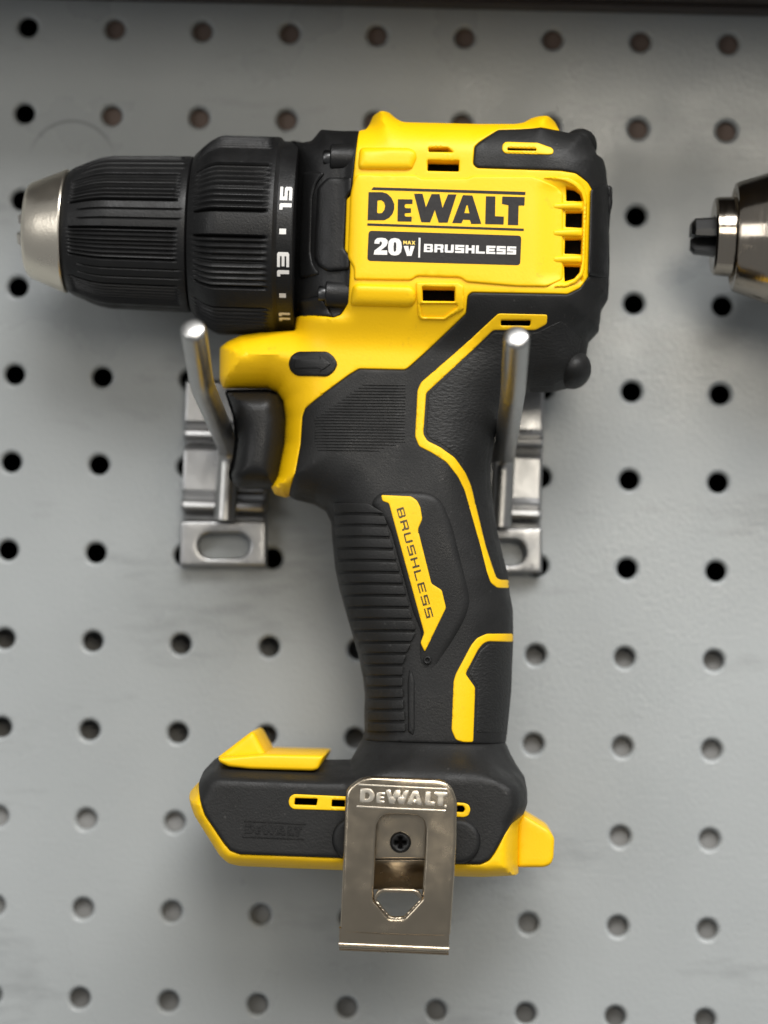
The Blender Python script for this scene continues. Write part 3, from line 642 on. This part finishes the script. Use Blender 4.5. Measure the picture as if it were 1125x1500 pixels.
# yellow release latch on top and lug at the back
lq = Zm(260, 1050, 3.75, [(220, 226), (470, 205), (770, 212), (805, 215), (790, 250), (770, 290), (740, 298), (400, 288), (280, 275), (228, 250)])
latch = relief('release_latch', lq, YEL, drill, H=H0 + 21, r=1.0, depth=42, grid=2, fil=.6)
px3 = Zm(260, 1050, 3.75, [(214, 226), (405, 80), (424, 92), (485, 205), (470, 230), (300, 240)])
relief('latch_button', px3, YEL, latch, H=H0 + 15, r=1.6, depth=30, grid=1.5, fil=.6)
relief('rear_lug', [(758, 1271), (797, 1271), (807, 1267), (811, 1258), (812.5, 1228), (805, 1216), (767, 1193), (758, 1205)], YEL, drill, H=H0 + 12, r=1.1, depth=24, grid=1.5, fil=.8)

# ------------------------------------------------------------------ belt clip screwed to the foot
HC = 75.5
def Hc(P):
    q = PX(P, HC); return HC - .0035 * (q[:, 1] - 1140) + 1.1 * np.exp(-((q[:, 0] - 584) / 62.) ** 2) - 1.6 * sstep(1300, 1374, q[:, 1])
C_OUT = Zm(470, 1110, 4.84, [(172, 275), (180, 235), (205, 200), (270, 150), (350, 132), (830, 152), (890, 172), (935, 220), (966, 300), (962, 600), (918, 1268), (135, 1240), (150, 900)])
C_WIN = Zm(470, 1110, 4.84, [(430, 420), (470, 402), (680, 408), (730, 440), (742, 500), (735, 700), (722, 930), (718, 1000), (590, 1138), (490, 1138), (376, 1010), (372, 930), (390, 600), (398, 470)])
clip = relief('belt_clip', C_OUT, CLP, drill, H=Hc, r=.95, depth=1.4, holes=[C_WIN], fil=.9, grid=1.1, flat_back=None)
# rolled foot of the clip, turning back to the mounting leg
ca, cb = (496, 1383), (657.5, 1390)
vs, fs = [], []
prof = [(HC - 2.2, -22), (HC - 2.5, -14), (HC - 2.9, -6), (HC - 3.2, -1), (HC - 3.1, 1), (HC - 2.8, 2.2), (HC - 2.8, 3.6), (HC - 3.3, 5), (HC - 4.6, 7), (HC - 5.4, 7.6), (HC - 5.4, 9.5), (HC - 5.2, 10.4), (HC - 5.4, 12), (HC - 6.5, 13), (HC - 9.5, 13)]
for h, dy in prof:
    for cx, cy in (ca, cb):
        p = V3((cx, cy), HC - 1); s = 1 / 5.6; vs.append((p.x, -h, p.z - dy * s))
for h, dy in prof[::-1]:
    for cx, cy in (ca, cb):
        p = V3((cx, cy), HC - 1); s = 1 / 5.6; vs.append((p.x, -h + 1.0, p.z - dy * s + .3))
n = len(prof) * 2
for i in range(n - 1): fs.append((2 * i, 2 * i + 1, 2 * i + 3, 2 * i + 2))
fs.append((2 * n - 2, 2 * n - 1, 1, 0)); fs.append(tuple(2 * i for i in range(n))); fs.append(tuple(2 * i + 1 for i in range(n))[::-1])
o = mesh_obj('rolled_edge', vs, fs, CLP, clip, 40)
bm = bmesh.new(); bm.from_mesh(o.data); bmesh.ops.recalc_face_normals(bm, faces=bm.faces); bm.to_mesh(o.data); bm.free()
# pressed rims and name
relief('window_rim', Zm(470, 1110, 4.84, [(372, 1008), (396, 950), (432, 928), (660, 932), (700, 950), (724, 1004), (590, 1148), (486, 1148)]), CLP, clip, H=Hc, off=.12, r=.3, depth=2.4, fil=.9, grid=1,
       holes=[Zm(470, 1110, 4.84, [(388, 1005), (432, 955), (655, 958), (708, 1003), (584, 1132), (494, 1132)])])
C0, CX_, CY_ = (527, 1155), (128, 5.5), (-.5, 20.5)
relief('pressed_name', [aff(g, C0, CX_, CY_) for g in LOGO] + [ring_px(652.5, 1181.5, 2.2, n=10), [(525.4, 1148.2), (654.6, 1155), (654.6, 1157), (525.4, 1150.4)], [(522.4, 1180.2), (653, 1186.6), (653, 1188.8), (522.4, 1182.4)]], CLT, clip, H=Hc, off=.26, r=.10, depth=.6,
       holes=[aff(g, C0, CX_, CY_) for g in LOGO_H], grid=0, step=.8)
HL = H0 + 29.5
leg = relief('mounting_leg', Zm(470, 1110, 4.84, [(330, 380), (800, 380), (800, 716), (330, 716)]), CLP, clip, H=HL, r=.4, depth=1.2, fil=.4, grid=2)
relief('leg_step', Zm(470, 1110, 4.84, [(330, 722), (800, 722), (790, 936), (330, 936)]), CLP, clip, H=lambda P: HL - 1.5 - 4.0 * np.clip((PX(P, HL)[:, 1] - 1258) / 45., 0, 1), r=.3, depth=1.0, grid=2)
scr = relief('clip_screw', ring_px(586.5, 1234.5, 15.5, n=32), BLK, clip, H=HL + 2.0, r=.9, depth=2.2, grid=.8, holes=[[(586.5 + x, 1234.5 + y) for x, y in ((-2, -8), (2, -8), (2, -2), (8, -2), (8, 2), (2, 2), (2, 8), (-2, 8), (-2, 2), (-8, 2), (-8, -2), (-2, -2))]], step=.6)
relief('screw_recess', ring_px(586.5, 1234.5, 9, n=16), DRK, scr, H=HL + .6, r=0, depth=.3, grid=0)

# ------------------------------------------------------------------ hooks: stamped bracket with a bent rod
def hook(dx, dy, label):
    base = V3((328 + dx, 700 + dy), 0)
    root = thing('wall_hook', label, 'hook', base, 'silver tool hooks plugged into the pegboard')
    def at(x, y, h): return V3((x + dx, y + dy), h)
    xl, xr = U([(267 + dx, 700 + dy)], 8)[0][0], U([(390 + dx, 700 + dy)], 8)[0][0]
    prof = [(556, 1), (558, 6.8), (562, 7.4), (617, 7.7), (623, 6.2), (627, 6.0), (633, 9.4), (638, 9.6), (642, 9.2), (646, 5.2), (653, 4.2), (657, 6.8), (661, 7.4), (718, 7.7), (725, 6.2), (730, 6.0), (737, 9.6), (743, 9.8), (747, 9.3), (751, 4.6), (757, 3.4), (762, 3.2)]
    vs, fs = [], []
    ins_ = .9
    for y, h in prof:
        z = at(328, y, h).z
        for x, hh in ((xl, 1.0), (xl, h - ins_), (xl + .25, h - .25), (xl + ins_, h), (xr - ins_, h), (xr - .25, h - .25), (xr, h - ins_), (xr, 1.0)): vs.append((x, -hh, z))
    for i in range(len(prof) - 1):
        for k in range(7): fs.append((i * 8 + k, i * 8 + k + 1, i * 8 + 9 + k, i * 8 + 8 + k))
    o = mesh_obj('bracket', vs, fs, ZNC, root, 50)
    o.data.set_sharp_from_angle(angle=math.radians(14))
    bm = bmesh.new(); bm.from_mesh(o.data); bmesh.ops.recalc_face_normals(bm, faces=bm.faces)
    bm.to_mesh(o.data); bm.free()
    P = lambda l: [(x + dx, y + dy) for x, y in l]
    relief('slot_plate', P([(264, 763), (390, 763), (390, 829), (263, 829)]), ZNC, root, H=6.2, r=.8, depth=5.6, fil=.5, grid=2, holes=[P(ring_stad(328, 799, 38, 18.5))])
    tube('hook_rod', [at(329, 762, 10.5), at(335, 655, 10.5), at(335, 655, 10.5) + Vector((0, -81.5, 9.5)), at(335, 655, 10.5) + Vector((0, -107, 20.5))], 3.1, ROD, root, 24, 5)
    return root
def ring_stad(cx, cy, a, b):
    out = []
    for k in range(24):
        t = 2 * math.pi * (k + .5) / 24; c = math.cos(t); out.append((cx + (a - b) * (1 if c > 0 else -1) + b * c, cy + b * math.sin(t)))
    return out
hook(0, 0, 'silver rod hook holding the drill under its chuck, bracket beside the trigger')
hook(404, 10, 'silver rod hook holding the drill under its motor end, bracket behind the handle')

# ------------------------------------------------------------------ second drill, mostly outside the frame
D2A, D2B = V3((1011, 345), H0), V3((1425, 358), H0)
d2 = thing('chrome_chuck_drill', 'second drill with a polished steel chuck poking in beside the yellow one', 'drill', D2B)
K2 = K
def pr2(l): return [(t * K2, r_ * K2) for t, r_ in l]
cn, _ = lathe('chuck_nose', D2A, D2B, pr2([(60, 28), (34, 30), (33, 52), (36, 56.5), (60, 58), (66, 57.5), (67, 66), (62, 71), (63, 77), (68, 80), (112, 95), (114, 95.5), (118, 93)]), CH2, d2, 128)
A_, ax = D2A, (D2B - D2A).normalized(); up = Vector((0, -1, 0)); up = (up - ax * up.dot(ax)).normalized(); sd = ax.cross(up)
if sd.z > 0: sd = -sd
for k in range(3):
    a = math.radians(-28 + 120 * k); d = up * math.cos(a) + sd * math.sin(a); t_ = up * -math.sin(a) + sd * math.cos(a)
    vs = []
    for t, r0, r1, w_ in ((40, 3, 30, 17), (6, 3, 27, 15), (0, 6, 21, 10)):
        for rr, ww in ((r0, w_ * .25), (r1 * .8, w_), (r1, w_ * .5), (r1, -w_ * .5), (r1 * .8, -w_), (r0, -w_ * .25)): vs.append(A_ + ax * t * K2 + d * rr * K2 + t_ * ww * K2)
    fs = [tuple(range(6))[::-1], tuple(range(12, 18))] + [(i * 6 + j, i * 6 + (j + 1) % 6, i * 6 + 6 + (j + 1) % 6, i * 6 + 6 + j) for i in range(2) for j in range(6)]
    o = mesh_obj('chuck_jaw', vs, fs, STL, cn, 30)
    bm = bmesh.new(); bm.from_mesh(o.data); bmesh.ops.recalc_face_normals(bm, faces=bm.faces); bm.to_mesh(o.data); bm.free()
lathe('chuck_sleeve', D2A, D2B, pr2([(113, 88), (115, 95)] + [(t, 95 + (t - 115) * .25) for t in range(118, 172, 9)] + [(172, 112), (290, 114), (293, 108)]), BLK, d2, 540,
      lambda t, th: ribs(t, th, 124, 282, 130, -15.5, 10.8, 3.35, .55, (-3.6, 3.6)))
lathe('clutch_collar', D2A, D2B, pr2([(292, 110), (300, 128), (320, 143), (430, 143), (434, 136), (470, 134), (500, 120)]), BLK, d2, 96)
